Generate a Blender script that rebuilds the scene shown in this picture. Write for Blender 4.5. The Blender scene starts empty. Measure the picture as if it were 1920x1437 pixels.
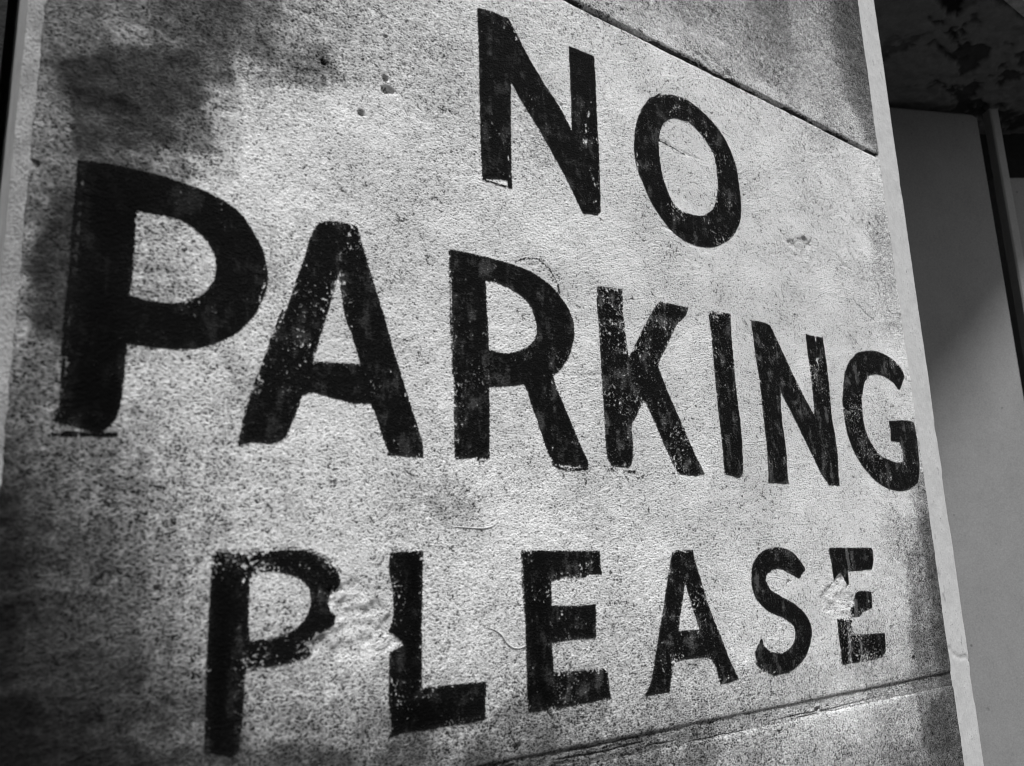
import bpy, math, random
import numpy as np
from mathutils import Matrix, Vector

random.seed(4)
SC = bpy.context.scene
COL = SC.collection
CAM_H = 1.5          # height of the lens above the pavement
WALL_Y = 0.8         # the painted face stands 0.8 m in front of the lens (perpendicular distance)

# ------------------------------------------------------------------ camera (solved from the photo's vanishing points)
C0 = np.array([960.0, 718.5])
vh = np.array([3060.0, 1005.0]) - C0
vv = np.array([695.0, -6558.0]) - C0
F = math.sqrt(-(vh @ vv))
dX = np.array([vh[0], vh[1], F]); dX /= np.linalg.norm(dX)
dZ = np.array([vv[0], vv[1], F]); dZ /= np.linalg.norm(dZ)
dY = np.cross(dZ, dX)
cam_d = bpy.data.cameras.new('camera')
cam = bpy.data.objects.new('camera', cam_d); COL.objects.link(cam)
cols = []
for v in ((1, 0, 0), (0, -1, 0), (0, 0, -1)):
    v = np.array(v, float); cols.append((dX @ v, dY @ v, dZ @ v))
M = Matrix([[cols[j][i] for j in range(3)] for i in range(3)]).to_4x4()
M.translation = Vector((0, 0, CAM_H))
cam.matrix_world = M
cam_d.sensor_width = 36.0; cam_d.sensor_fit = 'HORIZONTAL'
cam_d.lens = 36.0 * F / 1920.0
cam_d.clip_start = 0.05; cam_d.clip_end = 3000
cam_d.dof.use_dof = True; cam_d.dof.focus_distance = 1.4; cam_d.dof.aperture_fstop = 5.6
SC.camera = cam

# ------------------------------------------------------------------ sky, sun, exposure: bright overcast, black and white
SUN_EL, SUN_AZ = math.radians(63), math.radians(-28)      # azimuth measured from straight in front of the wall, to the left
world = bpy.data.worlds.new("World"); SC.world = world; world.use_nodes = True
wt = world.node_tree; wt.nodes.clear()
sky = wt.nodes.new('ShaderNodeTexSky'); sky.sky_type = 'NISHITA'; sky.sun_disc = False
sky.sun_elevation = SUN_EL; sky.sun_rotation = math.pi + SUN_AZ
sky.dust_density = 4.0
bw = wt.nodes.new('ShaderNodeRGBToBW'); bg = wt.nodes.new('ShaderNodeBackground'); wo = wt.nodes.new('ShaderNodeOutputWorld')
bg.inputs['Strength'].default_value = 0.05
wt.links.new(sky.outputs[0], bw.inputs[0]); wt.links.new(bw.outputs[0], bg.inputs[0]); wt.links.new(bg.outputs[0], wo.inputs[0])
sun_d = bpy.data.lights.new('sun', 'SUN'); sun_d.energy = 3.0; sun_d.angle = math.radians(10)
sun = bpy.data.objects.new('sun', sun_d); COL.objects.link(sun)
sd = Vector((math.sin(SUN_AZ) * math.cos(SUN_EL), -math.cos(SUN_AZ) * math.cos(SUN_EL), math.sin(SUN_EL)))
sun.rotation_euler = sd.to_track_quat('Z', 'Y').to_euler()
vs = SC.view_settings
vs.view_transform = 'Standard'; vs.look = 'None'; vs.gamma = 1.0; vs.use_curve_mapping = False
vs.exposure = 1.22
SC.cycles.pixel_filter_type = 'BLACKMAN_HARRIS'; SC.cycles.filter_width = 1.1

# ------------------------------------------------------------------ helpers: pixels of the photo to points on a plane
def ray(px, py):
    v = np.array([px - 960.0, py - 718.5, F])
    return np.array([dX @ v, dY @ v, dZ @ v])
def onwall(px, py, Y=WALL_Y):
    r = ray(px, py); return (r[0] * Y / r[1], r[2] * Y / r[1])
def W(pts): return np.array([onwall(*p) for p in pts])

def _hash(ix, iz, seed):
    h = (ix.astype(np.int64) * 374761393 + iz.astype(np.int64) * 668265263 + seed * 1442695041) & 0xffffffff
    h = ((h ^ (h >> 13)) * 1274126177) & 0xffffffff
    return ((h ^ (h >> 16)) & 0xffff) / 65535.0
def vnoise(x, z, freq, seed=0):
    x = np.asarray(x, float) * freq + 1000.3; z = np.asarray(z, float) * freq + 1000.7
    ix = np.floor(x); iz = np.floor(z); fx = x - ix; fz = z - iz
    ux = fx * fx * (3 - 2 * fx); uz = fz * fz * (3 - 2 * fz)
    a = _hash(ix, iz, seed); b = _hash(ix + 1, iz, seed); c = _hash(ix, iz + 1, seed); d = _hash(ix + 1, iz + 1, seed)
    return (a * (1 - ux) + b * ux) * (1 - uz) + (c * (1 - ux) + d * ux) * uz
def fbm(x, z, freq, octs=4, seed=0, gain=.5):
    t = 0; amp = 1; s = 0
    for k in range(octs):
        t = t + amp * vnoise(x, z, freq * 2 ** k, seed + 17 * k); s += amp; amp *= gain
    return t / s
def sstep(a, b, v):
    t = np.clip((v - a) / (b - a), 0, 1); return t * t * (3 - 2 * t)

def seg_dist(x, z, pts, closed=True):
    """distance to a polyline and (closed) even-odd inside test"""
    best = np.full(x.shape, 1e9); ins = np.zeros(x.shape, bool)
    n = len(pts)
    for i in range(n if closed else n - 1):
        ax, az = pts[i]; bx, bz = pts[(i + 1) % n]
        ex, ez = bx - ax, bz - az; L = ex * ex + ez * ez + 1e-12
        t = np.clip(((x - ax) * ex + (z - az) * ez) / L, 0, 1)
        d = (x - ax - t * ex) ** 2 + (z - az - t * ez) ** 2
        best = np.minimum(best, d)
        if closed and az != bz:
            c = ((az > z) != (bz > z)) & (x < (bx - ax) * (z - az) / (bz - az) + ax)
            ins ^= c
    return np.sqrt(best), ins

def smooth_closed(pts, ang=33, sub=4):
    """Catmull-Rom through the points except where the outline turns a real corner"""
    P = np.array(pts, float); n = len(P); out = []
    corner = []
    for i in range(n):
        a = P[i] - P[i - 1]; b = P[(i + 1) % n] - P[i]
        c = (a @ b) / (np.linalg.norm(a) * np.linalg.norm(b) + 1e-9)
        corner.append(math.degrees(math.acos(max(-1, min(1, c)))) > ang)
    for i in range(n):
        p1, p2 = P[i], P[(i + 1) % n]
        L = np.linalg.norm(p2 - p1)
        m1 = (p2 - p1) if corner[i] else .5 * (p2 - P[i - 1])
        m2 = (p2 - p1) if corner[(i + 1) % n] else .5 * (P[(i + 2) % n] - p1)
        for m in (m1, m2):
            l = np.linalg.norm(m)
            if l > L: m *= L / l
        for k in range(sub):
            t = k / sub; t2 = t * t; t3 = t2 * t
            out.append((2*t3-3*t2+1)*p1 + (t3-2*t2+t)*m1 + (-2*t3+3*t2)*p2 + (t3-t2)*m2)
    return out

# ------------------------------------------------------------------ objects
def link(o, parent=None):
    COL.objects.link(o)
    if parent is not None: o.parent = parent
    return o
def mesh_obj(name, verts, faces, mat, parent=None, attrs=None, smooth=True):
    me = bpy.data.meshes.new(name)
    verts = np.asarray(verts, np.float32); 
    if isinstance(faces, np.ndarray):
        nf, k = faces.shape
        me.vertices.add(len(verts)); me.vertices.foreach_set('co', verts.ravel())
        me.loops.add(nf * k); me.loops.foreach_set('vertex_index', faces.astype(np.int32).ravel())
        me.polygons.add(nf); me.polygons.foreach_set('loop_start', np.arange(0, nf * k, k, dtype=np.int32))
        me.update(calc_edges=True)
    else:
        me.from_pydata([tuple(map(float, v)) for v in verts], [], faces); me.update()
    for an, av in (attrs or {}).items():
        a = me.attributes.new(an, 'FLOAT', 'POINT'); a.data.foreach_set('value', np.asarray(av, np.float32).ravel())
    if smooth: me.polygons.foreach_set('use_smooth', [True] * len(me.polygons))
    me.materials.append(mat); me.validate()
    return link(bpy.data.objects.new(name, me), parent)
def tag(o, label=None, cat=None, kind=None, group=None):
    if label: o['label'] = label
    if cat: o['category'] = cat
    if kind: o['kind'] = kind
    if group: o['group'] = group
    return o
def empty(name, loc):
    o = bpy.data.objects.new(name, None); COL.objects.link(o); o.location = loc; o.empty_display_size = .1
    return o
def up(v):            # scene points are written relative to the lens; lift them to the pavement's zero
    v = np.array(v, float).reshape(-1, 3); v[:, 2] += CAM_H; return v

# ------------------------------------------------------------------ node expressions
class X:
    nt = None
    def __init__(s, sock): s.s = sock
    @staticmethod
    def m(op, *a, clamp=False):
        n = X.nt.nodes.new('ShaderNodeMath'); n.operation = op; n.use_clamp = clamp
        for i, v in enumerate(a):
            if isinstance(v, X): X.nt.links.new(v.s, n.inputs[i])
            else: n.inputs[i].default_value = v
        return X(n.outputs[0])
    def __add__(s, o): return X.m('ADD', s, o)
    def __radd__(s, o): return X.m('ADD', o, s)
    def __sub__(s, o): return X.m('SUBTRACT', s, o)
    def __rsub__(s, o): return X.m('SUBTRACT', o, s)
    def __mul__(s, o): return X.m('MULTIPLY', s, o)
    def __rmul__(s, o): return X.m('MULTIPLY', o, s)
    def clamp(s): return X.m('ADD', s, 0.0, clamp=True)
    def step(s, a, b):       # smoothstep a..b -> 0..1 (a may be larger than b)
        n = X.nt.nodes.new('ShaderNodeMapRange'); n.interpolation_type = 'SMOOTHSTEP'
        X.nt.links.new(s.s, n.inputs[0])
        if a < b:
            n.inputs[1].default_value = a; n.inputs[2].default_value = b; n.inputs[3].default_value = 0; n.inputs[4].default_value = 1
        else:
            n.inputs[1].default_value = b; n.inputs[2].default_value = a; n.inputs[3].default_value = 1; n.inputs[4].default_value = 0
        return X(n.outputs[0])
def mixf(a, b, t): return a + (b - a) * t if isinstance(b, X) or isinstance(a, X) else t * (b - a) + a
def attr(name):
    n = X.nt.nodes.new('ShaderNodeAttribute'); n.attribute_name = name; return X(n.outputs['Fac'])
def coords(sx=1, sy=1, sz=1, rot=(0, 0, 0)):
    t = X.nt.nodes.new('ShaderNodeTexCoord'); m = X.nt.nodes.new('ShaderNodeMapping')
    m.inputs['Scale'].default_value = (sx, sy, sz); m.inputs['Rotation'].default_value = rot
    X.nt.links.new(t.outputs['Object'], m.inputs[0]); return m.outputs[0]
def noise(co, scale, detail=2, rough=.5, dist=0):
    n = X.nt.nodes.new('ShaderNodeTexNoise'); n.inputs['Scale'].default_value = scale; n.inputs['Detail'].default_value = detail
    n.inputs['Roughness'].default_value = rough; n.inputs['Distortion'].default_value = dist
    X.nt.links.new(co, n.inputs['Vector']); return X(n.outputs['Fac'])
def voro(co, scale, feature='F1'):
    n = X.nt.nodes.new('ShaderNodeTexVoronoi'); n.feature = feature; n.inputs['Scale'].default_value = scale
    X.nt.links.new(co, n.inputs['Vector']); return X(n.outputs['Distance'])
def material(name, build):
    m = bpy.data.materials.new(name); m.use_nodes = True; nt = m.node_tree; nt.nodes.clear(); X.nt = nt
    out = nt.nodes.new('ShaderNodeOutputMaterial'); p = nt.nodes.new('ShaderNodeBsdfPrincipled')
    r = build()      # dict: col, rough, height, dist, alpha, spec
    def put(sock, v):
        if isinstance(v, X): nt.links.new(v.s, sock)
        else: sock.default_value = v
    c = r['col']
    if isinstance(c, X):
        cc = nt.nodes.new('ShaderNodeCombineColor'); [nt.links.new(c.s, cc.inputs[i]) for i in range(3)]
        nt.links.new(cc.outputs[0], p.inputs['Base Color'])
    else: p.inputs['Base Color'].default_value = (c, c, c, 1)
    put(p.inputs['Roughness'], r.get('rough', .85)); put(p.inputs['Specular IOR Level'], r.get('spec', .25))
    if 'height' in r:
        b = nt.nodes.new('ShaderNodeBump'); b.inputs['Strength'].default_value = r.get('strength', 1); b.inputs['Distance'].default_value = r.get('dist', .001)
        nt.links.new(r['height'].s, b.inputs['Height']); nt.links.new(b.outputs[0], p.inputs['Normal'])
    if 'alpha' in r: put(p.inputs['Alpha'], r['alpha'])
    nt.links.new(p.outputs[0], out.inputs[0]); return m

def stone_height(co, co2):
    n0 = noise(co, 105, 3, .6); n1 = noise(co, 330, 3, .65); n2 = noise(co2, 600, 3, .7)
    v = voro(co2, 330)
    g = (n1 - .5) * .55 + (n2 - .5) * .9 + (n0 - .5) * .40 + (.42 - v) * .38          # high g: a pit, low g: a grain standing proud
    return n0, n1, n2, g

def b_stone():
    co = coords(.8, 1, 1.1, (0, math.radians(12), 0)); co2 = coords(.85, 1, 1.1)
    n0, n1, n2, g = stone_height(co, co2)
    big = noise(co2, 5, 4, .6); mid = noise(co2, 24, 4, .65)
    tone = attr('tone'); fresh = attr('fresh'); grime_dark = attr('grime_dark')
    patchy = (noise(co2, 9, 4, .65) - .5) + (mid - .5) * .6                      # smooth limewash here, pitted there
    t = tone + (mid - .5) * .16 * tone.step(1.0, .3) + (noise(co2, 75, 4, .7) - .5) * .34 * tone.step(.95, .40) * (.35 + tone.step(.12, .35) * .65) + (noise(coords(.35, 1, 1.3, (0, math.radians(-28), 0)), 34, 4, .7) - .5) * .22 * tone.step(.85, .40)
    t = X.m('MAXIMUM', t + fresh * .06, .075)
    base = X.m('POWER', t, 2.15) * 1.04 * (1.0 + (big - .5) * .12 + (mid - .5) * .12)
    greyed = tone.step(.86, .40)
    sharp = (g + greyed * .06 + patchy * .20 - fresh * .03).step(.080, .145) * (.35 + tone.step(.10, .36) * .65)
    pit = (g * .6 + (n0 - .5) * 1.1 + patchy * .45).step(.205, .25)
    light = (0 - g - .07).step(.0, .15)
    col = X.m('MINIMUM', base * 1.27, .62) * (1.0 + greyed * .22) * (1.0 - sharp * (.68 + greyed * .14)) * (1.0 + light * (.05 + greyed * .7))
    col = mixf(col, col * .25, pit * .8)
    col = mixf(col, .008, (grime_dark + g * 1.4 + (mid - .5)).step(.35, .75) * .9)
    return dict(col=col, rough=.95, spec=.06, height=g * (0 - (patchy * 1.8 + .85).step(.2, 1.5) * 1.0 - .55) - pit * .3 - sharp * .12 + (mid - .5) * .6, dist=.0054)
STONE = material('limewashed_stone', b_stone)
MORTAR = STONE
def b_darkmortar():
    co = coords(.6, 1, 1); n = noise(co, 180, 3, .6)
    return dict(col=.012 + n * .03, rough=1.0, spec=.05, height=n, dist=.003)
DARKMORTAR = material('dark_open_joint', b_darkmortar)

def b_paint():
    co = coords(.8, 1, 1.1, (0, math.radians(12), 0)); co2 = coords(.85, 1, 1.1)
    n0, n1, n2, g = stone_height(co, co2)
    e = attr('edge'); fade = attr('fade'); wear = attr('wear'); core = attr('core')
    st = noise(coords(1, 1, .3), 60, 3, .6); mid = noise(co2, 45, 3, .6); low = noise(co2, 13, 3, .55)
    blot = ((mid - .5) * 1.0 + (st - .5) * 1.2 + (low - .5) * .2 + (0 - g) * .35)
    col = .0036 + blot.step(.03, .20) * .030 * fade + blot.step(.16, .26) * .030 * fade
    col = col + (0 - g).step(.02, .3) * .016 * fade + e.step(.0038, .0010) * .012 * fade * (low + .2)
    col = col * (1 - core * .85) + (fade - 2.0).step(0, 1) * .075
    gap = (0 - g + (low - .5) * .85 + (mid - .5) * .30 + wear * .17 + e.step(.006, .0) * .06 - core * .12).step(.315, .35)
    ragged = e * 1000 + .45 - g * 5.5 + (noise(co2, 90, 3, .65) - .5) * 1.8
    alpha = ragged.step(-.1, .25) * (1 - gap)
    return dict(col=col, rough=.9, spec=.05, height=g * -1.0, dist=.0060, alpha=alpha)
PAINT = material('black_sign_paint', b_paint)

def b_margin():
    co = coords(1, 1, .22); co2 = coords()
    st = noise(co, 260, 3, .6); mid = noise(co2, 30, 4, .6); fine = noise(co2, 420, 3, .6)
    scuff = (noise(coords(1, 1, .5), 55, 4, .65) + (mid - .5) * .4).step(.66, .72)
    col = .37 + (mid - .5) * .14 + (st - .5) * .10 + (fine - .5) * .07
    col = mixf(col, .16, scuff * .6)
    col = mixf(col, .07, ((noise(co2, 230, 3, .7) - .5) + (mid - .5) * .5).step(.16, .22) * .7)
    return dict(col=col, rough=.8, spec=.2, height=st * .3 + mid * 1.2 + fine * .2, dist=.0016)
MARGIN = material('smooth_render', b_margin)
def b_rough():
    co = coords(1, 1, .8); n = noise(co, 420, 3, .65); mid = noise(co, 40, 3, .6)
    return dict(col=mixf(.24 + (mid - .5) * .3, .12, n.step(.48, .36) * .75), rough=.9, spec=.1, height=n + mid * .5, dist=.0025)
ROUGH = material('rough_arris', b_rough)
def b_striated():
    co = coords(1, 1, .03); st = noise(co, 230, 4, .7); mid = noise(coords(), 25, 3, .6)
    return dict(col=.2 + st * .22 + (mid - .5) * .10, rough=.85, spec=.15, height=st, dist=.003)
STRIATED = material('striated_return', b_striated)
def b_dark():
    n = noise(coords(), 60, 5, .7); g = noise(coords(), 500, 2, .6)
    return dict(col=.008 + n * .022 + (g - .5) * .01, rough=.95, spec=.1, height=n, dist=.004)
DARK = material('dark_render', b_dark)  # near-black colour shared by recess back, lintel body and side walls
def b_panel():
    co = coords(); big = noise(co, 2.2, 3, .5); g = noise(co, 260, 2, .8); mid = noise(co, 14, 4, .55)
    spots = (voro(co, 22) + (mid - .5) * .25).step(.11, .07) * noise(co, 9, 1, .5).step(.50, .56)
    grub = (noise(coords(1, 1, .25), 7, 4, .65) - .5)
    col = .135 + (big - .5) * .04 + (g - .5) * .16 + .02 + grub * .05 + (mid - .5) * .03
    return dict(col=mixf(col, .06, spots * .8), rough=.6, spec=.3, height=g * .3 + mid, dist=.0012)
PANEL = material('grey_panel_paint', b_panel)
def b_post():
    co = coords(); g = noise(co, 260, 2, .8); mid = noise(co, 14, 4, .55)
    return dict(col=.21 + (g - .5) * .16 + (mid - .5) * .06, rough=.6, spec=.3, height=g * .3 + mid, dist=.0012)
POST = material('grey_post_paint', b_post)
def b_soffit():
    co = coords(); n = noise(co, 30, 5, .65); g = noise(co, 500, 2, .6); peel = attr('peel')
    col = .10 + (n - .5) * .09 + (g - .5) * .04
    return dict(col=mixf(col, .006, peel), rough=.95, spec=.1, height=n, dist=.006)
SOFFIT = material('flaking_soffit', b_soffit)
def b_pave():
    co = coords(); n = noise(co, 3, 6, .6); g = noise(co, 180, 2, .6)
    return dict(col=.075 + (n - .5) * .04 + (g - .5) * .03, rough=.95, spec=.15, height=g, dist=.003)
PAVE = material('pavement', b_pave)
def b_bead():
    n = noise(coords(), 300, 2, .6); return dict(col=.55 + (n - .5) * .3, rough=.9, spec=.1)
BEAD = material('limewash_bead', b_bead)

# ------------------------------------------------------------------ the painted face
XL, XR = 0.1095, 1.626
Z_UP, Z_LO = 0.8115, -0.198           # joints above and below the lettering
# dirt and painted hole shade as soft blobs on the stone: (px, py, rx, ry, amount)
# stains of the limewash plus vignette darkening painted into its colour, row by row: {photo row: [(column, painted tone there, 0..255)]}
STAIN_VIGNETTE = {0:[(100,70),(160,62),(240,80),(320,52),(400,45),(480,75),(560,115),(640,145),(800,168),(960,172),(1120,150),(1280,112),(1360,120),(1440,92),(1520,115),(1600,60)],
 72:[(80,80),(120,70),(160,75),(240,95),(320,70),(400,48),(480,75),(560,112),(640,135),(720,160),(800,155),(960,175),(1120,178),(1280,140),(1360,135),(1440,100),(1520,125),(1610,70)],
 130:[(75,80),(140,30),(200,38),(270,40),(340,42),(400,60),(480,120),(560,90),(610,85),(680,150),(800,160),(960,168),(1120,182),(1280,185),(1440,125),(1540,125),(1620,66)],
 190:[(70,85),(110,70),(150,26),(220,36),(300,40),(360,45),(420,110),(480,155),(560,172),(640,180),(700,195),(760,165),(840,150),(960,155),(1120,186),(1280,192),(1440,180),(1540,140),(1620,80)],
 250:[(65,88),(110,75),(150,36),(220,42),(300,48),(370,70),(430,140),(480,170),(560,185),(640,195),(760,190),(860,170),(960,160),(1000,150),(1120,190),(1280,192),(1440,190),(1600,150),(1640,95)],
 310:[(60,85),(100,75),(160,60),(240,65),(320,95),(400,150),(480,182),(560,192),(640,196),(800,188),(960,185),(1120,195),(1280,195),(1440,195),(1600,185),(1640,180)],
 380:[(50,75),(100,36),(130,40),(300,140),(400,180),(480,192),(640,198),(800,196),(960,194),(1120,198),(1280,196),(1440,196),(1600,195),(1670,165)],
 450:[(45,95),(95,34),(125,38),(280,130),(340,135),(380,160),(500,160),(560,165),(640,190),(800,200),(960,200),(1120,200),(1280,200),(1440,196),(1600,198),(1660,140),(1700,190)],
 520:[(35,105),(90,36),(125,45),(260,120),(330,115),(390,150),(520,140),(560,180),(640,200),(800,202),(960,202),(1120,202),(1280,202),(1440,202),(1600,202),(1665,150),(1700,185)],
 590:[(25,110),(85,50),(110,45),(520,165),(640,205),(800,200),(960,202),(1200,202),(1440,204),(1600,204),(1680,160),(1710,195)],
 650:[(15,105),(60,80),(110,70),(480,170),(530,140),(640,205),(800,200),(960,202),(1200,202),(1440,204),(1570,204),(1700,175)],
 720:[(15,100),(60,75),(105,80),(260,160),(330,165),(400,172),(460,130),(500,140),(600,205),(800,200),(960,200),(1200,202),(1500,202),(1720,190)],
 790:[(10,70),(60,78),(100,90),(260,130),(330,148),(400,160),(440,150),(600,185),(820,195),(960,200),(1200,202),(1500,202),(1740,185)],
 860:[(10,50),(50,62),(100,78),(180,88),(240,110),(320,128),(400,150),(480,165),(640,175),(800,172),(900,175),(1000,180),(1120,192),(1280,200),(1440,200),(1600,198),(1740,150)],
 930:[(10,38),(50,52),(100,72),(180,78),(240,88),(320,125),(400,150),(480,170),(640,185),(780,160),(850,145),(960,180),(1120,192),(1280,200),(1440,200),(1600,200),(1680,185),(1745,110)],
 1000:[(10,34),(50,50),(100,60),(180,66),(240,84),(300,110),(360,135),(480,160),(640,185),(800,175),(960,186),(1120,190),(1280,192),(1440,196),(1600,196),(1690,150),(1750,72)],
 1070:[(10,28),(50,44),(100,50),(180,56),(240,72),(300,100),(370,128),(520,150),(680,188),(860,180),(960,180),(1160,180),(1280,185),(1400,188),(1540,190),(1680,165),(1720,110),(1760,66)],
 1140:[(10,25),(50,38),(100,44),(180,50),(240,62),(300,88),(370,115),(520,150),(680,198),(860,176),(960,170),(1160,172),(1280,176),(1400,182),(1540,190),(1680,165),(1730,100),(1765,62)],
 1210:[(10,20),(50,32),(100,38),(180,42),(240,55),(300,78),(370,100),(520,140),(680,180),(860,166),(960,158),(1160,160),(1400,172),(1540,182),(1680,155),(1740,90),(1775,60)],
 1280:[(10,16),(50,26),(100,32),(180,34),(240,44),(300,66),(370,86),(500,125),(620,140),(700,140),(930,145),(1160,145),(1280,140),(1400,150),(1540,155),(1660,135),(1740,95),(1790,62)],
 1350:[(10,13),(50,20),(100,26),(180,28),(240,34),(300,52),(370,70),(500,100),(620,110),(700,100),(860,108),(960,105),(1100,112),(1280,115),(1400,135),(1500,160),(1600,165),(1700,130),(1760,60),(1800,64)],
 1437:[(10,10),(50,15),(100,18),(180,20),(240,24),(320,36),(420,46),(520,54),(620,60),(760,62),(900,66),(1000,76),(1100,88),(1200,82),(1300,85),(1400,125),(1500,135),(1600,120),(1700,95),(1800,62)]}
SPTS = np.array([(c, r, v) for r, L in STAIN_VIGNETTE.items() for c, v in L], float)
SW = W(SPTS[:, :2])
def stain_vignette(x, z):
    """stone tone at (x, z), stains and painted vignette together: the samples stand at fixed places on the wall and are blended smoothly, with ragged borders"""
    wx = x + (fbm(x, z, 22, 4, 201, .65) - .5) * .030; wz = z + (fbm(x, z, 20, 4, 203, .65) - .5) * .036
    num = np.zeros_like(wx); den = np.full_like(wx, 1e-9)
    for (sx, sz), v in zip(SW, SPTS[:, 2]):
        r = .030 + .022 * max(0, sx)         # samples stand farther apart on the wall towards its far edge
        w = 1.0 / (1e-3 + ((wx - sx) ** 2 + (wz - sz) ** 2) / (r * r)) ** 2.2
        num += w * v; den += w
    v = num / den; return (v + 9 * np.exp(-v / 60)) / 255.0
FRESH = [(665,1160,75,62,2.0),(720,1205,40,22,1.6),(1572,1120,40,44,1.0),(690,225,70,50,.6),(650,160,50,40,.5),(560,560,26,60,.7),(540,640,30,40,.6),(1360,110,30,30,.6),(505,1362,20,18,1.2),(640,640,30,40,.9),(620,600,20,60,.6)]
GRIME_DARK = [(724,168,9,6,.9),(679,216,6,5,.7),(299,1103,8,6,.6),(62,308,8,7,.9),(607,118,30,14,.35),(585,150,26,10,.3),(1538,1330,6,4,.6),(812,374,6,4,.5),(135,165,26,60,.5),(360,60,60,40,.3),(220,200,80,50,.18),(100,420,14,70,.5),(95,560,16,60,.45),(105,600,20,40,.3),(590,110,30,18,.25),(20,860,30,40,.2)]  # grime marks, plus shade painted inside the small holes
HOLES = [(726,170,11,7,.006),(679,214,7,6,.004),(299,1103,9,7,.004),(812,374,6,4,.003),(760,121,5,4,.002),(722,148,5,4,.003),
 (1538,1330,6,4,.003),(607,118,5,4,.003),(1050,195,8,5,.0015),
 (970,1400,9,7,.004),(62,308,9,7,.007),(1715,1235,4,5,.003),(1480,1090,4,3,.002)]
def blob(x, z, L):
    s = np.zeros_like(x)
    for (px, py, rx, ry, a) in L:
        cx, cz = onwall(px, py); ex = abs(onwall(px + rx, py)[0] - onwall(px - rx, py)[0]) / 2; ez = abs(onwall(px, py + ry)[1] - onwall(px, py - ry)[1]) / 2
        d = ((x - cx) / ex) ** 2 + ((z - cz) / ez) ** 2
        s = s + a * np.exp(-np.minimum(d, 30) * .9)
    return s

CHIPS = []   # (outline in wall metres, depth)
for pts, dep in (
    ([(618,1110),(640,1098),(672,1088),(700,1120),(736,1150),(738,1178),(757,1200),(758,1212),(735,1222),(700,1232),(660,1240),(620,1228),(588,1222),(584,1205),(605,1190),(628,1172),(632,1148),(614,1132)], .0042),
    ([(1564,1090),(1573,1076),(1581,1080),(1590,1098),(1602,1112),(1603,1130),(1594,1145),(1596,1158),(1572,1160),(1556,1148),(1540,1140),(1535,1115),(1552,1100)], .0036),
    ([(1320,95),(1345,112),(1372,140),(1360,150),(1335,140),(1318,120)], .0042),
    ([(1475,450),(1500,442),(1520,455),(1516,485),(1495,492),(1482,470)], .0036)):
    CHIPS.append((np.array(smooth_closed(W(pts), 60, 3)), dep))
CRACKS = [([(1600,560),(1625,590),(1640,600)],.0018),([(1610,500),(1590,470)],.0012),([(1234,262),(1262,275),(1290,290),(1310,300)],.0016),([(1665,585),(1690,592)],.0016),
 ([(1573,488),(1596,507)],.0016),([(1450,430),(1475,445)],.0014),([(985,497),(1015,492),(1035,510)],.0013),([(1294,90),(1320,110),(1342,134)],.003),([(1240,425),(1300,440)],.0010),
 ([(985,700),(1180,706)],.0008),([(745,1003),(768,1026)],.0012),([(895,40),(905,60)],.0010),([(1640,310),(1632,345),(1640,352)],.0010)]
CRW = [(W(p), d) for p, d in CRACKS]

def height(x, z, rough=1.0):
    h = (fbm(x, z, 3.0, 3, 3) - .5) * .004 + (fbm(x, z, 22, 3, 8) - .5) * .0017
    h = h + (fbm(x * .85, z, 120, 3, 12, .7) - .5) * .0014 * rough
    for P, dep in CHIPS:
        x0, z0 = P.min(0) - .02; x1, z1 = P.max(0) + .02
        m = (x > x0) & (x < x1) & (z > z0) & (z < z1)
        if not m.any(): continue
        d, ins = seg_dist(x[m], z[m], P)
        sdv = np.where(ins, d, -d) + (fbm(x[m] * .8 + z[m] * .6, z[m] * .8 - x[m] * .6, 60, 4, 5, .6) - .5) * .014
        k = sstep(-.003, .004, sdv)
        h[m] = h[m] * (1 - k) + k * (h[m] * .5 - dep * .5 + (fbm(x[m] * .83 - z[m] * .56, x[m] * .3 + z[m] * .95, 55, 2, 31, .8) + .8 * fbm(x[m] * .5 + z[m] * .87, z[m] * .5 - x[m] * .87, 150, 3, 37, .8) - .9) * .0020 * (dep / .0016)) 
    for P, dep in CRW:
        x0, z0 = P.min(0) - .01; x1, z1 = P.max(0) + .01
        m = (x > x0) & (x < x1) & (z > z0) & (z < z1)
        if not m.any(): continue
        d, _ = seg_dist(x[m], z[m] + (vnoise(x[m], z[m], 90, 2) - .5) * .006, P, False)
        h[m] -= dep * np.exp(-(d / .0013) ** 2)
    for (px, py, rx, ry, dep) in HOLES:
        cx, cz = onwall(px, py); ex = abs(onwall(px + rx, py)[0] - cx) + 1e-4; ez = abs(onwall(px, py + ry)[1] - cz) + 1e-4
        m = (abs(x - cx) < 4 * ex) & (abs(z - cz) < 4 * ez)
        if not m.any(): continue
        d = ((x[m] - cx) / ex) ** 2 + ((z[m] - cz) / ez) ** 2 + (vnoise(x[m], z[m], 150, 9) - .5) * 1.6
        h[m] -= dep * 1.8 * sstep(1.5, -.6, d)
    return h

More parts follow.
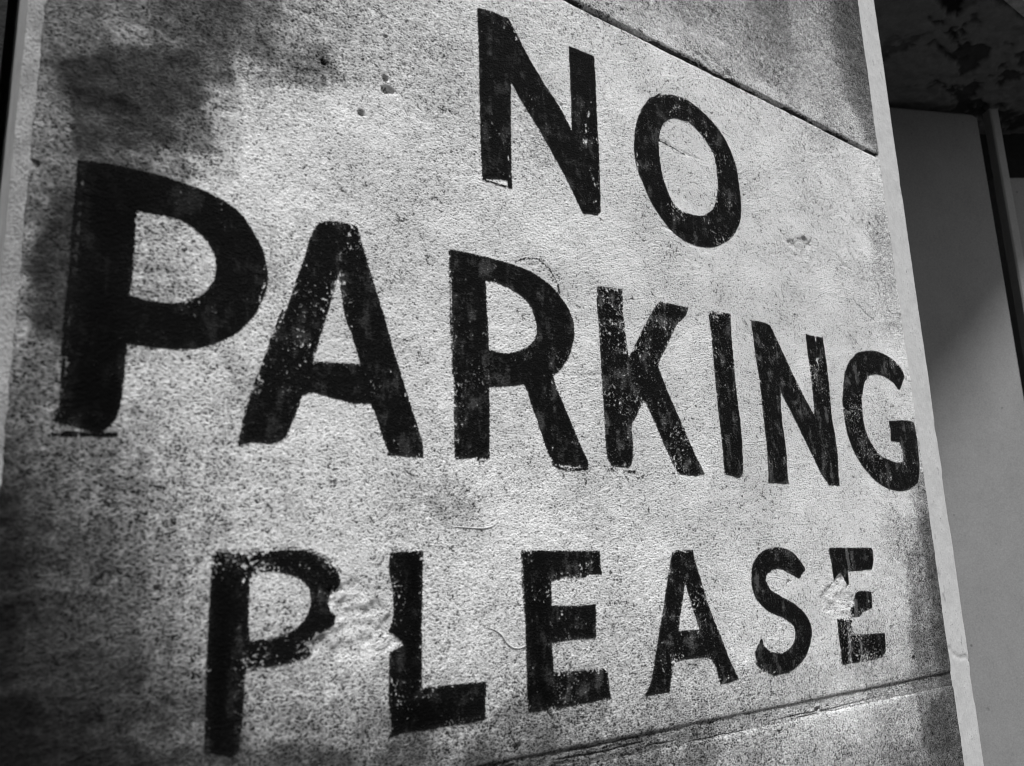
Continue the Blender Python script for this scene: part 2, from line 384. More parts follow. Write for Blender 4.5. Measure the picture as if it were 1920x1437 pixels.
def block(name, z0, z1, step, parent, jit_lo=.002, jit_hi=.002, seed=1):
    nx = int(round((XR - XL) / step)); nz = max(2, int(round((z1 - z0) / step)))
    u, v = np.meshgrid(np.linspace(0, 1, nx + 1), np.linspace(0, 1, nz + 1))
    x = XL + (XR - XL) * u; z = z0 + (z1 - z0) * v
    # worn outline
    el = np.exp(-(x - XL) / .012); er = np.exp(-(XR - x) / .012); eb = np.exp(-(z - z0) / .012); et = np.exp(-(z1 - z) / .012)
    x = x + el * (fbm(z, z * 0, 70, 4, seed, .6) - .5) * .003 + er * (fbm(z, z * 0, 40, 5, seed + 3, .6) - .5) * .005
    z = z + eb * (fbm(x, x * 0, 40, 5, seed + 5, .7) - .5) * jit_lo * 3.2 + et * (fbm(x, x * 0, 26, 5, seed + 7, .6) - .5) * jit_hi * 2
    h = height(x, z)
    h = h * 1.0
    for s in (x - XL, XR - x, z - z0, z1 - z): h = h - .004 * np.exp(-np.maximum(s, 0) / .0022)
    verts = np.stack([x, WALL_Y - h, z + CAM_H], -1).reshape(-1, 3)
    idx = np.arange((nx + 1) * (nz + 1)).reshape(nz + 1, nx + 1)
    q = np.stack([idx[:-1, :-1], idx[:-1, 1:], idx[1:, 1:], idx[1:, :-1]], -1).reshape(-1, 4)
    # skirt round the edge to give the block its depth, and a back
    ring = np.concatenate([idx[0, :], idx[1:, -1], idx[-1, -2::-1], idx[-2:0:-1, 0]])
    rv = verts[ring].copy(); rv[:, 1] = WALL_Y + .16
    b0 = len(verts); n = len(ring); k = np.arange(n); k2 = (k + 1) % n
    sk = np.stack([ring[k2], ring[k], b0 + k, b0 + k2], -1)
    verts = np.concatenate([verts, rv]); q = np.concatenate([q, sk])
    xa, za = verts[:, 0], verts[:, 2] - CAM_H
    tone = stain_vignette(xa, za); fresh = np.clip(blob(xa, za, FRESH), 0, 2.2) * .5; grime_dark = blob(xa, za, GRIME_DARK)
    grime_dark += (1.15 if za.min() > Z_UP - .05 else .55 * (za.min() > Z_LO - .01)) * np.exp(-np.maximum(za - z0, 0) / .0028) * sstep(.25, .5, fbm(xa, xa * 0, 14, 3, 99))  # lower block edges coloured dark along the joints
    nb = len(verts) - n; tone[nb:] = .03; grime_dark[nb:] = 1.2          # joint insides coloured dark
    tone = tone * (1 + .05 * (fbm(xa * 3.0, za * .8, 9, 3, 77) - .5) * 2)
    o = mesh_obj(name, verts, q, STONE, parent, dict(tone=tone, fresh=fresh, grime_dark=grime_dark))
    return o, x, z, h, step

pier = tag(empty('stone_pier', (0.87, 0.88, 0)), 'pale limewashed stone pier with black hand painted no parking please lettering and worn edges', 'wall')
def child(o):                       # parts are modelled in place; keep them there under a root that is not at the origin
    o.matrix_parent_inverse = o.parent.matrix_world.inverted() if o.parent.type != 'EMPTY' else Matrix.Translation(-o.parent.location)
    return o
mid, gx, gz, gh, gstep = block('stone_block', Z_LO + .001, Z_UP - .002, .002, pier, .0015, .0012, 1); child(mid)
upb, *_ = block('stone_block', Z_UP + .0036, 1.44, .003, pier, .0012, .001, 11); child(upb)
lob, *_ = block('stone_block', -.75, -.2165, .003, pier, .001, .0012, 21); child(lob)
bsb, *_ = block('stone_block', -CAM_H, -.755, .012, pier, .001, .001, 31); child(bsb)

# mortar: the thin open joint over the lettering, the wide cracked bed below it
def bed(name, z0, z1, depth, mat, step, rough, amp=.003, jit=0):
    nx = int((XR - XL - .006) / step); nz = max(3, int((z1 - z0) / (step * .6)))
    x, z = np.meshgrid(np.linspace(XL + .003, XR - .003, nx + 1), np.linspace(z0, z1, nz + 1))
    h = height(x, z) * (1 if jit else 0) + (fbm(x * .3, z, 150, 4, 51, .6) - .5) * amp * (.35 + 1.3 * sstep(1.25, .8, x)) + (fbm(x, z, 60, 3, 61) - .5) * amp * .6
    if jit:   # cracks running along the bed
        for k, zc in enumerate((.1, .33, .62, .9)):
            zz = z0 + (z1 - z0) * zc + (fbm(x, x * 0, 9, 5, 90 + k, .6) - .5) * .010
            h = h - .0030 * np.exp(-((z - zz) / .0009) ** 2) * sstep(.45, .7, vnoise(x, x * 0, 9, 70 + k)) * sstep(1.5, 1.0, x)
    verts = np.stack([x, WALL_Y + depth - h, z + CAM_H], -1).reshape(-1, 3)
    idx = np.arange((nx + 1) * (nz + 1)).reshape(nz + 1, nx + 1)
    q = np.stack([idx[:-1, :-1], idx[:-1, 1:], idx[1:, 1:], idx[1:, :-1]], -1).reshape(-1, 4)
    ring = np.concatenate([idx[0, :], idx[1:, -1], idx[-1, -2::-1], idx[-2:0:-1, 0]])
    rv = verts[ring].copy(); rv[:, 1] = WALL_Y + .155
    b0 = len(verts); n = len(ring); k = np.arange(n); k2 = (k + 1) % n
    verts = np.concatenate([verts, rv]); q = np.concatenate([q, np.stack([ring[k2], ring[k], b0 + k, b0 + k2], -1)])
    xa, za = verts[:, 0], verts[:, 2] - CAM_H
    return child(mesh_obj(name, verts, q, mat, pier, dict(tone=stain_vignette(xa, za) * .9, fresh=xa * 0, grime_dark=xa * 0) if mat is STONE else None))
bed('mortar_joint', Z_UP - .006, Z_UP + .007, .009, DARKMORTAR, .004, 1)
bed('mortar_joint', -.2195, Z_LO + .003, .0030, MORTAR, .0016, 1, .0024, 1)
bed('mortar_joint', -.758, -.748, .006, DARKMORTAR, .01, 1)

# edges of the pier: profiles swept up its height
def sweep(name, prof, mat, z0, z1, step, parent, amp, seed, attrs=None, freq=25, subdiv=.004):
    P = [prof[0]]
    for a, b in zip(prof[:-1], prof[1:]):
        L = math.dist(a, b); n = max(1, int(L / subdiv)) if L < .2 else 1
        P += [(a[0] + (b[0] - a[0]) * k / n, a[1] + (b[1] - a[1]) * k / n) for k in range(1, n + 1)]
    P = np.array(P); nz = int((z1 - z0) / step); zz = np.linspace(z0, z1, nz + 1)
    s = np.arange(len(P)) * subdiv
    S, Z = np.meshgrid(s, zz)
    T = np.gradient(P, axis=0); T /= np.linalg.norm(T, axis=1)[:, None] + 1e-9
    Nn = np.stack([T[:, 1], -T[:, 0]], -1)
    d = (fbm(S, Z, freq, 4, seed, .6) - .5) * amp * 2
    vx = P[None, :, 0] + Nn[None, :, 0] * d; vy = P[None, :, 1] + Nn[None, :, 1] * d
    verts = np.stack([vx, vy, Z + CAM_H], -1).reshape(-1, 3)
    m = len(P); idx = np.arange(m * (nz + 1)).reshape(nz + 1, m)
    q = np.stack([idx[:-1, :-1], idx[:-1, 1:], idx[1:, 1:], idx[1:, :-1]], -1).reshape(-1, 4)
    return child(mesh_obj(name, verts, q, mat, parent))
sweep('rough_arris', [(XL + .012, .8035), (XL + .001, .8032), (XL - .0125, .8132)], ROUGH, -CAM_H, 1.44, .0035, pier, .0009, 5, subdiv=.0025)
sweep('side_return', [(XL - .0122, .8128), (XL - .013, .866), (XL - .008, .868), (XL - .008, 1.2)], STRIATED, -CAM_H, 1.44, .01, pier, .0006, 6)
tr = math.tan(math.radians(6)); aR = .101
rm = sweep('smooth_margin', [(XR - .012, .8050), (XR - .002, .8035), (XR + aR - .004, .8035 + aR * tr), (XR + aR, .8065 + aR * tr), (XR + aR, 1.1)], MARGIN, -CAM_H, 1.44, .004, pier, .0008, 7, freq=9, subdiv=.004)
# bites out of its outer edge and the crack that runs on from the bed joint
me = rm.data; n = len(me.vertices); co = np.empty(n * 3, np.float32); me.vertices.foreach_get('co', co); co = co.reshape(-1, 3)
zc = co[:, 2] - CAM_H; edge = np.exp(-np.maximum(0, (XR + aR) - co[:, 0]) / .006)
bite = .006 * sstep(.64, .70, fbm(zc, zc * 0, 7, 4, 44)) + .0022 * (fbm(zc, zc * 0, 120, 3, 45) - .4)
co[:, 0] -= edge * np.maximum(bite, 0)
crk = np.exp(-((zc + .158 + (co[:, 0] - XR) * .25 + .016 * (fbm(co[:, 0], zc * 0, 70, 3, 46) - .5)) / .0022) ** 2) * (co[:, 1] < .83)
co[:, 1] += crk * .0022
me.vertices.foreach_set('co', co.ravel()); me.update()

# ------------------------------------------------------------------ the lettering: a thin skin of paint on the middle block
LETTERS = {}
LETTERS['N1'] = dict(c=[[(895,16),(920,22),(942,32),(951,34),(957,43),(994,114),(1021,160),(1047,197),(1073,249),(1071,187),(1067,88),(1089,96),(1113,106),(1115,134),(1118,200),(1123,301),(1125,398),(1118,404),(1104,401),(1093,401),(1077,367),(1051,314),(1014,247),(987,204),(957,152),(957.5,234),(959.5,353),(953,350),(952,338),(930,335),(905.5,336),(902,267),(899,134)]],
  fade=.55, wear=.1, scr=[([(1109,186),(1102,222),(1098,250),(1097,290)],3.0,1),([(1106,318),(1116,350)],2.5,1),([(1108,380),(1118,378)],2.5,1),([(953,292),(956,330)],2.0,1)], lines=[([(906,337),(930,344),(957,353)],1.0)], lab='black painted letter N at the start of the word no')
LETTERS['O'] = dict(c=[[(1228,183),(1243,179),(1258,178),(1280,184),(1300,196),(1327,220),(1352,250),(1368,281),(1380,317),(1386,361),(1389,394),(1385,421),(1370,447),(1347,461),(1330,464),(1307,461),(1280,449),(1254,427),(1224,384),(1204,341),(1193,311),(1189,284),(1190,255),(1194,230),(1208,199)],
  [(1280,226),(1268,222),(1256,223),(1244,230),(1238,244),(1235,267),(1238,307),(1245,341),(1258,374),(1275,393),(1300,404),(1320,405),(1337,394),(1343,374),(1346,344),(1343,314),(1337,287),(1323,264),(1307,244),(1293,231)]],
  fade=.8, wear=.35, scr=[([(1331,360),(1338,400)],2,.7),([(1194,285),(1196,320)],2,.8)], lines=[([(1196,225),(1203,205),(1218,186),(1240,176)],1.2),([(1235,262),(1250,270),(1268,280),(1284,290)],.9)], lab='round black painted letter O beside the N')
LETTERS['P1'] = dict(c=[[(147,302),(200,309),(267,322),(334,342),(377,357),(417,377),(447,399),(471,431),(491,468),(499,500),(500,532),(489,567),(468,600),(437,627),(401,644),(364,653),(321,654),(277,650),(237,644),(234,667),(230,714),(221,771),(210,792),(187,812),(160,805),(134,797),(103,792),(103,771),(112,767),(115,714),(117,647),(124,563),(132,487),(135,434),(142,367)],
  [(254,394),(277,399),(317,406),(347,417),(374,437),(394,460),(404,482),(406,502),(401,527),(387,547),(364,562),(334,570),(300,569),(267,563),(239,555),(245,527),(249,480),(251,440)],
  [(97,812),(125,809),(150,812),(190,813),(219,813),(219,819),(190,818),(120,818),(97,816)]],
  fade=.32, wear=.0, core=[(180,720,60,110,1.0),(215,380,80,60,.7),(190,550,40,260,.6),(330,400,160,120,.45),(350,610,150,60,.4)], scr=[([(158,308),(153,350),(149,400),(144,450),(140,500)],4.0,1),([(140,500),(135,560),(128,620),(122,690),(119,740)],4.6,1),([(497,500),(496,530),(486,565)],2.6,1)], lab='huge jet black painted letter P near the pier edge')
LETTERS['A1'] = dict(c=[[(598,419),(618,416),(640,418),(667,424),(673,437),(678,457),(690,497),(700,530),(717,587),(733,640),(753,707),(773,771),(791,827),(793,854),(767,854),(730,849),(717,814),(707,781),(695,755),(660,755),(618,744),(584,735),(565,741),(551,781),(534,820),(511,831),(478,829),(453,831),(457,801),(463,764),(481,724),(501,667),(521,620),(541,570),(561,510),(573,480),(584,444)],
  [(634,512),(640,552),(647,594),(660,627),(677,684),(640,682),(586,678),(601,627),(621,560)]],
  fade=.45, wear=.1, scr=[([(654,445),(656,462)],2.2,1),([(484,730),(465,790)],2,.6)], lines=[([(448,835),(456,790),(470,740),(490,690),(512,630),(530,580)],2.6),([(728,852),(793,857)],1.2)], lab='wide black painted letter A between P and R')
LETTERS['R'] = dict(c=[[(844,469),(866,473),(887,478),(927,487),(961,497),(994,510),(1024,530),(1047,553),(1064,577),(1074,604),(1075,634),(1066,667),(1051,692),(1037,704),(1041,720),(1057,761),(1074,801),(1087,834),(1102,867),(1101,877),(1061,872),(1041,869),(1029,851),(1014,807),(1002,771),(987,729),(981,720),(951,724),(916,725),(917,781),(917,861),(894,857),(854,861),(852,781),(851,680),(849,580),(846,513)],
  [(910,525),(931,530),(954,540),(974,552),(991,568),(1002,590),(1007,614),(1004,634),(991,650),(971,660),(951,663),(927,660),(916,656),(914,613),(911,563)]],
  fade=.7, wear=.12, scr=[([(1036,838),(1030,856)],2.6,1),([(1066,872),(1090,873)],1.3,1),([(896,858),(915,850)],1.5,.8)], lines=[([(966,490),(985,484),(1010,486),(1030,505),(1044,530),(1048,548)],1.2),([(843,470),(844,540),(846,620),(849,700)],1.2),([(1034,868),(1050,878),(1075,881),(1104,879)],1.4),([(896,861),(905,866),(916,863)],1.2)], lab='black painted letter R in the middle of parking')
LETTERS['K'] = dict(c=[[(1120,537),(1166,543),(1168,580),(1174,640),(1178,672),(1208,613),(1228,577),(1238,565),(1258,570),(1291,577),(1285,592),(1268,610),(1251,647),(1235,680),(1236,694),(1248,727),(1261,760),(1280,801),(1297,841),(1320,889),(1300,892),(1270,889),(1251,847),(1234,807),(1211,757),(1206,752),(1191,781),(1183,797),(1186,834),(1184,867),(1178,877),(1148,874),(1139,857),(1134,797),(1129,714),(1124,630),(1119,563)]],
  fade=1.25, wear=.5, scr=[], lines=[([(1138,884),(1146,880),(1152,882)],1.6),([(1166,883),(1180,885),(1190,884)],1.8),([(1172,893),(1178,899)],1.4),([(1121,537),(1125,590),(1130,640)],1.0)], lab='mottled black painted letter K with worn grey patches')
LETTERS['I'] = dict(c=[[(1327,582),(1369,589),(1372,640),(1380,730),(1388,797),(1392,864),(1392,886),(1387,896),(1358,889),(1355,847),(1350,797),(1343,730),(1337,664),(1332,614)]], fade=1.15, wear=.5, scr=[], lab='narrow black painted letter I flecked with bare stone')
LETTERS['N2'] = dict(c=[[(1408,602),(1424,604),(1440,609),(1447,617),(1467,660),(1497,724),(1527,780),(1525,747),(1519,697),(1510,627),(1527,632),(1542,634),(1547,667),(1554,720),(1560,787),(1569,847),(1574,911),(1554,909),(1540,887),(1520,847),(1494,794),(1467,740),(1463,728),(1465,781),(1474,847),(1477,900),(1479,907),(1442,905),(1439,847),(1432,781),(1424,714),(1415,654)]],
  fade=1.3, wear=.35, scr=[([(1527,628),(1530,650),(1533,680),(1535,695)],1.6,1)], lab='mottled black painted letter N before the G')
LETTERS['G'] = dict(c=[[(1686,732),(1691,720),(1696,706),(1691,694),(1677,677),(1657,664),(1634,658),(1607,662),(1594,677),(1585,697),(1582,720),(1580,754),(1584,787),(1590,817),(1600,844),(1617,874),(1637,897),(1661,914),(1687,921),(1707,916),(1721,904),(1724,881),(1721,841),(1714,792),(1697,789),(1667,790),(1669,802),(1671,827),(1687,829),(1692,847),(1694,867),(1681,868),(1664,862),(1647,851),(1631,827),(1621,801),(1617,770),(1617,740),(1621,717),(1629,704),(1644,702),(1661,707),(1674,717)]],
  fade=1.2, wear=.35, scr=[], lab='black painted letter G ending against the pier edge')
LETTERS['P2'] = dict(c=[[(396,1044),(402,1036),(451,1037),(501,1034),(548,1032),(581,1037),(611,1050),(629,1067),(638,1087),(633,1104),(618,1117),(614,1131),(618,1147),(628,1154),(625,1171),(601,1186),(592,1184),(581,1201),(564,1202),(553,1194),(568,1207),(585,1224),(574,1234),(534,1244),(494,1251),(461,1251),(457,1274),(454,1341),(446,1408),(434,1419),(414,1414),(384,1411),(386,1324),(389,1224),(394,1124)],
  [(466,1084),(481,1075),(518,1072),(551,1079),(574,1094),(583,1114),(581,1141),(568,1167),(541,1187),(514,1197),(484,1201),(467,1204),(464,1157)]],
  fade=.5, wear=.62, core=[(415,1250,26,220,1.0)], scr=[([(455,1062),(462,1080),(452,1090)],2.2,.8)], lines=[([(402,1034),(450,1031),(505,1028),(548,1026),(583,1031),(612,1044),(633,1062),(641,1074)],1.3),([(460,1256),(495,1258),(535,1252),(575,1242)],1.0)], lab='chipped black painted letter P with pitted bowl')
LETTERS['L'] = dict(c=[[(733,1037),(793,1034),(792,1090),(790,1157),(790,1224),(790,1291),(840,1286),(912,1280),(910,1311),(909,1349),(874,1356),(807,1366),(757,1374),(727,1384),(735,1371),(730,1324),(730,1274),(732,1224),(757,1212),(755,1201),(733,1184),(738,1157),(737,1107),(730,1064)]],
  fade=.55, wear=.62, core=[(772,1080,14,40,1),(775,1230,22,120,.8),(800,1340,80,30,1)], scr=[([(822,1362),(870,1352),(905,1343)],1.2,.7)], lab='black painted letter L bitten by broken plaster')
LETTERS['E1'] = dict(c=[[(979,1033),(1041,1034),(1124,1034),(1128,1076),(1074,1079),(1032,1085),(1034,1137),(1074,1137),(1116,1134),(1116,1196),(1074,1199),(1034,1205),(1037,1262),(1074,1259),(1137,1253),(1144,1309),(1091,1319),(1041,1328),(991,1336),(989,1291),(986,1191),(982,1107)]],
  fade=.8, wear=.42, core=[(1010,1180,18,150,.8),(1010,1300,40,20,1)], scr=[], lines=[([(978,1033),(979,1090),(983,1150)],1.4),([(1034,1088),(1060,1084),(1100,1080)],1.4)], lab='black painted letter E after the L')
LETTERS['A2'] = dict(c=[[(1260,1032),(1298,1032),(1303,1054),(1317,1100),(1333,1151),(1352,1197),(1367,1237),(1384,1273),(1367,1279),(1350,1283),(1342,1251),(1332,1232),(1307,1233),(1280,1237),(1268,1241),(1259,1251),(1254,1298),(1228,1301),(1208,1306),(1221,1274),(1229,1224),(1238,1174),(1248,1107)],
  [(1284,1090),(1293,1124),(1303,1154),(1312,1181),(1290,1183),(1271,1184),(1274,1157),(1280,1117)]], fade=1.1, wear=.3, scr=[([(1352,1282),(1366,1270)],1.5,.8)], lab='smaller black painted letter A in please')
LETTERS['S'] = dict(c=[[(1510,1067),(1497,1085),(1480,1074),(1463,1066),(1447,1068),(1437,1077),(1435,1090),(1443,1107),(1467,1121),(1494,1137),(1510,1154),(1519,1171),(1521,1191),(1514,1221),(1500,1244),(1480,1259),(1454,1263),(1434,1257),(1420,1244),(1414,1224),(1427,1197),(1432,1214),(1447,1224),(1467,1226),(1480,1217),(1489,1201),(1490,1184),(1485,1171),(1467,1157),(1440,1146),(1424,1131),(1412,1110),(1409,1084),(1413,1057),(1427,1037),(1447,1028),(1467,1028),(1487,1037),(1500,1052)]],
  fade=1.0, wear=.15, scr=[([(1424,1246),(1440,1258),(1462,1261)],1.3,.7)], lines=[([(1414,1240),(1428,1256),(1450,1265),(1480,1260)],1.2)], lab='curved black painted letter S')
LETTERS['E2'] = dict(c=[[(1554,1028),(1634,1028),(1637,1044),(1635,1067),(1589,1072),(1591,1098),(1585,1091),(1580,1079),(1574,1074),(1567,1082),(1564,1089),(1559,1057)],
  [(1604,1112),(1614,1109),(1634,1110),(1635,1140),(1617,1147),(1614,1156),(1599,1157),(1594,1146),(1602,1130)],
  [(1570,1161),(1597,1157),(1601,1187),(1614,1190),(1659,1188),(1661,1221),(1654,1232),(1624,1240),(1580,1246),(1575,1207)]],
  fade=1.0, wear=.45, greys=[([(1587,1029),(1593,1071)],3.5),([(1591,1162),(1594,1243)],3.4),([(1612,1192),(1617,1240)],3.0),([(1604,1130),(1606,1156)],5)], scr=[([(1627,1118),(1629,1130)],1.6,1)], lab='broken black painted letter E with a chipped out middle')

def px_size(px, py):      # metres on the wall per photo pixel there (mean of both directions)
    a = onwall(px - 1, py); b = onwall(px + 1, py); c = onwall(px, py - 1); d = onwall(px, py + 1)
    return .25 * (abs(b[0] - a[0]) + abs(d[1] - c[1]))
GI = np.arange(gx.size).reshape(gx.shape)
for key, L in LETTERS.items():
    cont = [np.array([onwall(*p) for p in smooth_closed(c)]) for c in L['c']]
    allp = np.concatenate(cont); lo = allp.min(0) - .006; hi = allp.max(0) + .006
    i0 = max(0, int((lo[0] - XL) / gstep) - 4); i1 = min(gx.shape[1], int((hi[0] - XL) / gstep) + 5)
    zb = gz[0, gx.shape[1] // 2]; j0 = max(0, int((lo[1] - Z_LO) / gstep) - 4); j1 = min(gx.shape[0], int((hi[1] - Z_LO) / gstep) + 6)
    x = gx[j0:j1, i0:i1]; z = gz[j0:j1, i0:i1]; h = gh[j0:j1, i0:i1]
    best = np.full(x.shape, 1e9); ins = np.zeros(x.shape, bool)
    for P in cont:
        d, q = seg_dist(x, z, P); best = np.minimum(best, d); ins ^= q
    sdv = np.where(ins, best, -best)
    for pts, w, s in L.get('scr', []):
        P = W(pts); d, _ = seg_dist(x, z, P, False); pm = px_size(*pts[len(pts) // 2])
        cut = d - w * pm * (-1.0 + 2.7 * vnoise(x, z, 210, 3)); sdv = np.minimum(sdv, cut + (1 - s) * .002)
    for pts, w in L.get('lines', []):
        d, _ = seg_dist(x, z, W(pts), False); pm = px_size(*pts[len(pts) // 2])
        sdv = np.maximum(sdv, w * pm * (-.3 + 1.6 * vnoise(x, z, 190, 13)) - d)
    keep = sdv > -.0032
    fq = keep[:-1, :-1] | keep[:-1, 1:] | keep[1:, 1:] | keep[1:, :-1]
    idx = np.arange(x.size).reshape(x.shape)
    q = np.stack([idx[:-1, :-1], idx[:-1, 1:], idx[1:, 1:], idx[1:, :-1]], -1)[fq]
    used = np.unique(q); remap = np.full(x.size, -1); remap[used] = np.arange(len(used)); q = remap[q]
    xf, zf, hf, sf = x.ravel()[used], z.ravel()[used], h.ravel()[used], sdv.ravel()[used]
    fade = np.full(len(used), L['fade']); core = np.clip(blob(xf, zf, L.get('core', [])), 0, 1)
    for pts, w in L.get('greys', []):
        d, _ = seg_dist(xf, zf, W(pts), False); fade += 2.6 * sstep(w * 1.2, w * .8, d / px_size(*pts[0]))
    top = (hf + .0004)
    verts = np.stack([xf, WALL_Y - top, zf + CAM_H], -1)
    o = mesh_obj('painted_letter', verts, q, PAINT, mid, dict(edge=sf, fade=fade, wear=np.full(len(used), L['wear']), core=core))
    o['label'] = L['lab']

# ------------------------------------------------------------------ beads of limewash, loose hairs and drips standing on the face
def tube(name, pts, r, mat, parent, lift=.0006, seed=0):
    P = []
    for a, b in zip(pts[:-1], pts[1:]):
        for k in range(5): P.append((a[0] + (b[0] - a[0]) * k / 5, a[1] + (b[1] - a[1]) * k / 5))
    P.append(pts[-1]); W2 = np.array(P); K = np.array([.25, .5, .25])
    for _ in range(3):
        W2[1:-1] = .25 * W2[:-2] + .5 * W2[1:-1] + .25 * W2[2:]
    ww = W(W2); n = len(ww); hh = height(ww[:, 0].copy(), ww[:, 1].copy(), .3)
    C = np.stack([ww[:, 0], WALL_Y - hh - lift, ww[:, 1] + CAM_H], -1)
    T = np.gradient(C, axis=0); T /= np.linalg.norm(T, axis=1)[:, None]
    B = np.cross(T, (0, 1, 0)); B /= np.linalg.norm(B, axis=1)[:, None]
    vs_, fs = [], []
    for i in range(n):
        rr = r * math.sin(math.pi * (i + .6) / (n + .2)) ** .5
        for k in range(6):
            a = k * math.pi / 3; vs_.append(C[i] + (B[i] * math.cos(a) + np.array((0, -1, 0)) * math.sin(a) * .8) * rr)
    for i in range(n - 1):
        for k in range(6): fs.append((i * 6 + k, i * 6 + (k + 1) % 6, i * 6 + 6 + (k + 1) % 6, i * 6 + 6 + k))
    fs += [tuple(range(5, -1, -1)), tuple(range((n - 1) * 6, n * 6))]
    return mesh_obj(name, vs_, fs, mat, parent)
for i, (pts, r) in enumerate([([(914,1176),(930,1182),(942,1192),(950,1206),(962,1215),(975,1216),(986,1210)], .0007), ([(848,987),(875,989),(902,991),(922,988),(934,978)], .0006),
    ]):
    tube('limewash_bead', pts, r, BEAD, mid)

# ------------------------------------------------------------------ right of the pier: shaded recess under a flaking soffit
Z_C = 1.45
def at_z(px, py, Z):
    r = ray(px, py); return np.array([r[0] * Z / r[2], r[1] * Z / r[2]])
p1 = at_z(1670, 190, Z_C); p2 = at_z(1870, 190, Z_C)
u = (p2 - p1) / np.linalg.norm(p2 - p1); nrm = np.array([-u[1], u[0]])        # along the panel, and into the recess
if nrm[1] < 0: nrm = -nrm
def along(px, py, off=0.0):         # point of the splayed panel's plane (pushed back by off) seen at this pixel
    r = ray(px, py); o = p1 + nrm * off
    t = (o @ nrm) / (np.array([r[0], r[1]]) @ nrm); p = np.array([r[0], r[1]]) * t
    return float((p - p1) @ u), float(r[2] * t)
def slab(name, s0, s1, z_fn, zb, off, thick, mat, parent=None, bevel=.006, nseg=14):
    """upright slab in the splayed plane; z_fn(s) is its top edge"""
    ss = np.linspace(s0, s1, nseg + 1); vs_, fs = [], []
    prof = [(off + thick, 0), (off + bevel, 0), (off, 1)]
    rows = []
    for s in ss:
        zt = z_fn(s)
        pts = [(s, off + thick, zb), (s, off, zb), (s, off, zt - bevel * 1.5), (s, off + bevel * .4, zt - bevel * .5), (s, off + bevel * 1.4, zt), (s, off + thick, zt)]
        rows.append(pts)
    # rounded vertical edges
    def pos(s, o, z): p = p1 + u * s + nrm * o; return (p[0], p[1], z + CAM_H)
    first = [(s + 0, o + (bevel if k in (1, 2) else 0), z) for k, (s, o, z) in enumerate(rows[0])]
    rows[0] = first; rows.insert(1, [(s0 + bevel, o, z) for (_, o, z) in [(0, p[1], p[2]) for p in rows[1]]])
    last = [(s, o + (bevel if k in (1, 2) else 0), z) for k, (s, o, z) in enumerate(rows[-1])]
    pen = [(s1 - bevel, p[1], p[2]) for p in rows[-1]]; rows[-1] = pen; rows.append(last)
    m = 6
    for r_ in rows: vs_ += [pos(*p) for p in r_]
    for i in range(len(rows) - 1):
        for k in range(m): fs.append((i * m + k, i * m + (k + 1) % m, (i + 1) * m + (k + 1) % m, (i + 1) * m + k))
    fs += [tuple(range(m)), tuple(range((len(rows) - 1) * m, len(rows) * m))[::-1]]
    o = mesh_obj(name, vs_, fs, mat, parent, smooth=False)
    return o
sA, _ = along(1830, 200); sB, _ = along(1674, 196)
zt_r = along(1815, 214)[1]; zt_l = along(1674, 200)[1]
def top(s):
    t = np.clip((s - sB) / (sA - sB), -.5, 1); z = zt_l + (zt_r - zt_l) * t
    return float(z - .008 * max(0, (t - .92) / .08) ** 2)
panel = slab('recess_wall', sB - .75, sA, top, -CAM_H, 0, .05, PANEL, nseg=60)
tag(panel, 'smooth grey rendered wall in the shaded recess right of the pier', 'wall')
b0, _ = along(1853, 205, .02); b1, zb1 = along(1869, 205, .02)
jamb = slab('upright_post', b0, b1, lambda s: zb1 + .0, -CAM_H, .012, .04, POST, bevel=.004, nseg=3)
tag(jamb, 'slim upright grey post beyond the dark gap of the recess', 'post')
c0, zc0 = along(1880, 332, .075)
rear = slab('side_panel', b1 - .01, b1 + .9, lambda s: zc0, -CAM_H, .075, .04, PANEL)
tag(rear, 'grey set back wall panel beyond the slim upright post', 'panel')
# back of the recess, coloured near black so the gaps stay dark
def box(name, x0, x1, y0, y1, z0, z1, mat, parent=None):
    v = [(x, y, z + CAM_H) for x in (x0, x1) for y in (y0, y1) for z in (z0, z1)]
    f = [(0, 1, 3, 2), (4, 6, 7, 5), (0, 4, 5, 1), (2, 3, 7, 6), (0, 2, 6, 4), (1, 5, 7, 3)]
    return mesh_obj(name, v, f, mat, parent, smooth=False)
q0 = p1 + nrm * .22 - u * .9; q1 = p1 + nrm * .22 + u * 1.6
bk = mesh_obj('back_wall', [(q0[0], q0[1], 0), (q1[0], q1[1], 0), (q1[0], q1[1], Z_C + CAM_H + .2), (q0[0], q0[1], Z_C + CAM_H + .2),
      (q0[0] + nrm[0] * .1, q0[1] + nrm[1] * .1, 0), (q1[0] + nrm[0] * .1, q1[1] + nrm[1] * .1, 0), (q1[0] + nrm[0] * .1, q1[1] + nrm[1] * .1, Z_C + CAM_H + .2), (q0[0] + nrm[0] * .1, q0[1] + nrm[1] * .1, Z_C + CAM_H + .2)],
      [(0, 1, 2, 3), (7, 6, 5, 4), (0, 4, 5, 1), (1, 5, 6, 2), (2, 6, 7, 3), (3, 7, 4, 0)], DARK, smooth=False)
tag(bk, 'near black back wall behind the grey panels of the recess', 'wall')

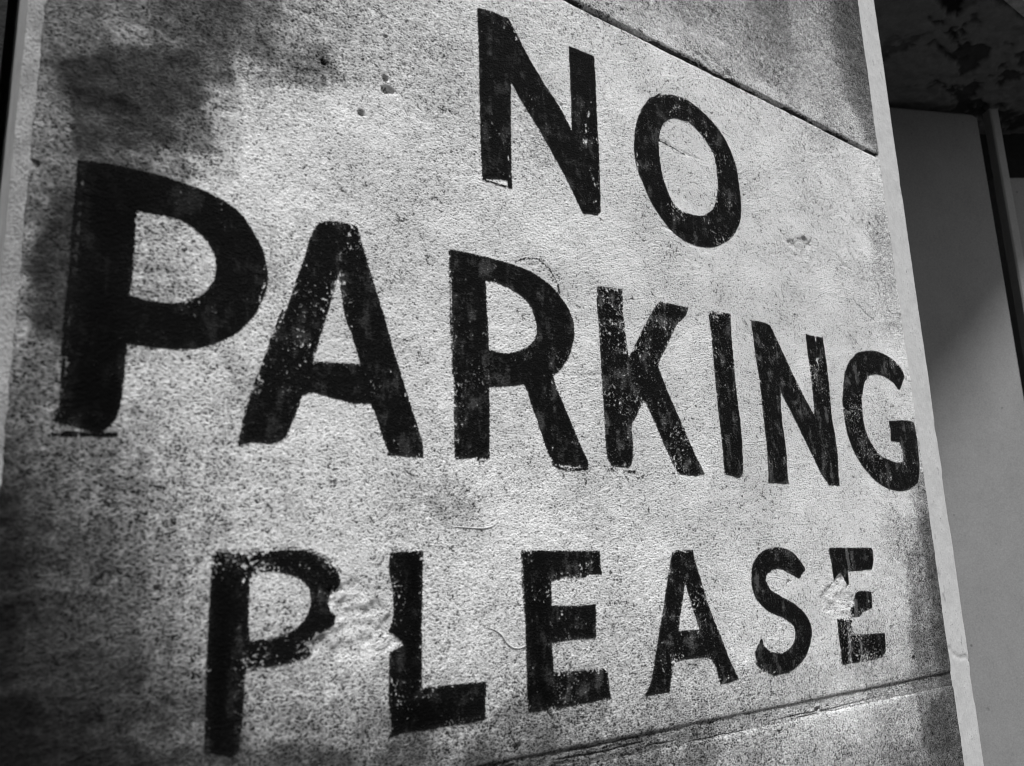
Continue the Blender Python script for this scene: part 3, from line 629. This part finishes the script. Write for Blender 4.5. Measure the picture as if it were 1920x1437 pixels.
# the lintel: its underside is a height field with flaked patches
LY0, LY1, LX0, LX1 = .752, 2.0, .02, 6.5
lint = tag(empty('stone_lintel', (2, 1.3, 0)), 'dark heavy lintel with a flaking painted underside over the recess', 'lintel')
st = .006; xs = np.arange(XR + .12, 4.2, st); ys = np.arange(LY0, 1.7, st)
gx2, gy2 = np.meshgrid(xs, ys)
def flake(L):
    m = np.zeros_like(gx2)
    for pts, a in L:
        P = np.array([at_z(*p, Z_C) for p in pts]); d, i = seg_dist(gx2, gy2, P)
        sdv = np.where(i, d, -d) + (fbm(gx2, gy2, 45, 4, 6, .6) - .5) * .035
        m = np.maximum(m, a * sstep(-.004, .006, sdv))
    return m
pe = flake([([(1738,-30),(1805,-30),(1806,28),(1795,35),(1778,32),(1762,15)], 1), ([(1762,68),(1790,56),(1798,75),(1810,95),(1800,98),(1785,75)], .9), ([(1748,48),(1768,50),(1752,40),(1740,32),(1742,44)], .8),
            ([(1728,68),(1742,55),(1740,62),(1732,72)], .7), ([(1852,140),(1862,146),(1850,148)], .8), ([(1880,75),(1905,85),(1900,92),(1878,84)], .6), ([(1905,100),(1925,96),(1925,130),(1908,122)], .7)])
n_ = fbm(gx2, gy2, 9, 5, 15, .6); zone = sstep(2.05, 2.45, gx2) * sstep(1.25, 1.05, gy2)
pe = np.maximum(pe, zone * .75 * sstep(.60, .64, n_))
rim = np.exp(-((seg_dist(gx2, gy2, np.array([at_z(*p, Z_C) for p in [(1742,88),(1752,82),(1762,92),(1778,108),(1792,118),(1812,118),(1818,106)]]), False)[0] + (fbm(gx2, gy2, 40, 3, 9) - .5) * .02) / .007) ** 2)
pe = np.maximum(pe, rim * .9)
hz = (fbm(gx2, gy2, 6, 4, 25) - .5) * .02 + pe * .012 - zone * (fbm(gx2, gy2, 30, 4, 26, .6) - .5) * .02
v2 = np.stack([gx2, gy2, Z_C + hz + CAM_H], -1).reshape(-1, 3); id2 = np.arange(gx2.size).reshape(gx2.shape)
qd = np.stack([id2[:-1, :-1], id2[1:, :-1], id2[1:, 1:], id2[:-1, 1:]], -1).reshape(-1, 4)
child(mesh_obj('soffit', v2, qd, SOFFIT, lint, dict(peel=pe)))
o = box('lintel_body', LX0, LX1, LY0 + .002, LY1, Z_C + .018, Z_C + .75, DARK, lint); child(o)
o = box('lintel_fascia', XR + .10, LX1, LY0 - .03, LY0 + .001, Z_C - .006, Z_C + .7, ROUGH, lint); child(o)

# far reveal of the recess, and the darker wall on the left of the pier
rv = box('far_reveal', 6.5, 6.9, LY0 + .01, 2.6, -CAM_H, Z_C + .7, DARK); tag(rv, 'dark far side of the recess beyond the grey panels', 'wall')
lw = box('neighbouring_wall', -3.5, XL - .0185, .909, 1.3, -CAM_H, 2.4, DARK); tag(lw, 'dark wall set back left of the pier', 'wall')

# ------------------------------------------------------------------ ground
g = mesh_obj('pavement', [(-400, -400, 0), (400, -400, 0), (400, 400, 0), (-400, 400, 0)], [(0, 1, 2, 3)], PAVE, smooth=False)
tag(g, kind='structure')
print('tris', sum(2 * len(o.data.polygons) for o in bpy.data.objects if o.type == 'MESH'))
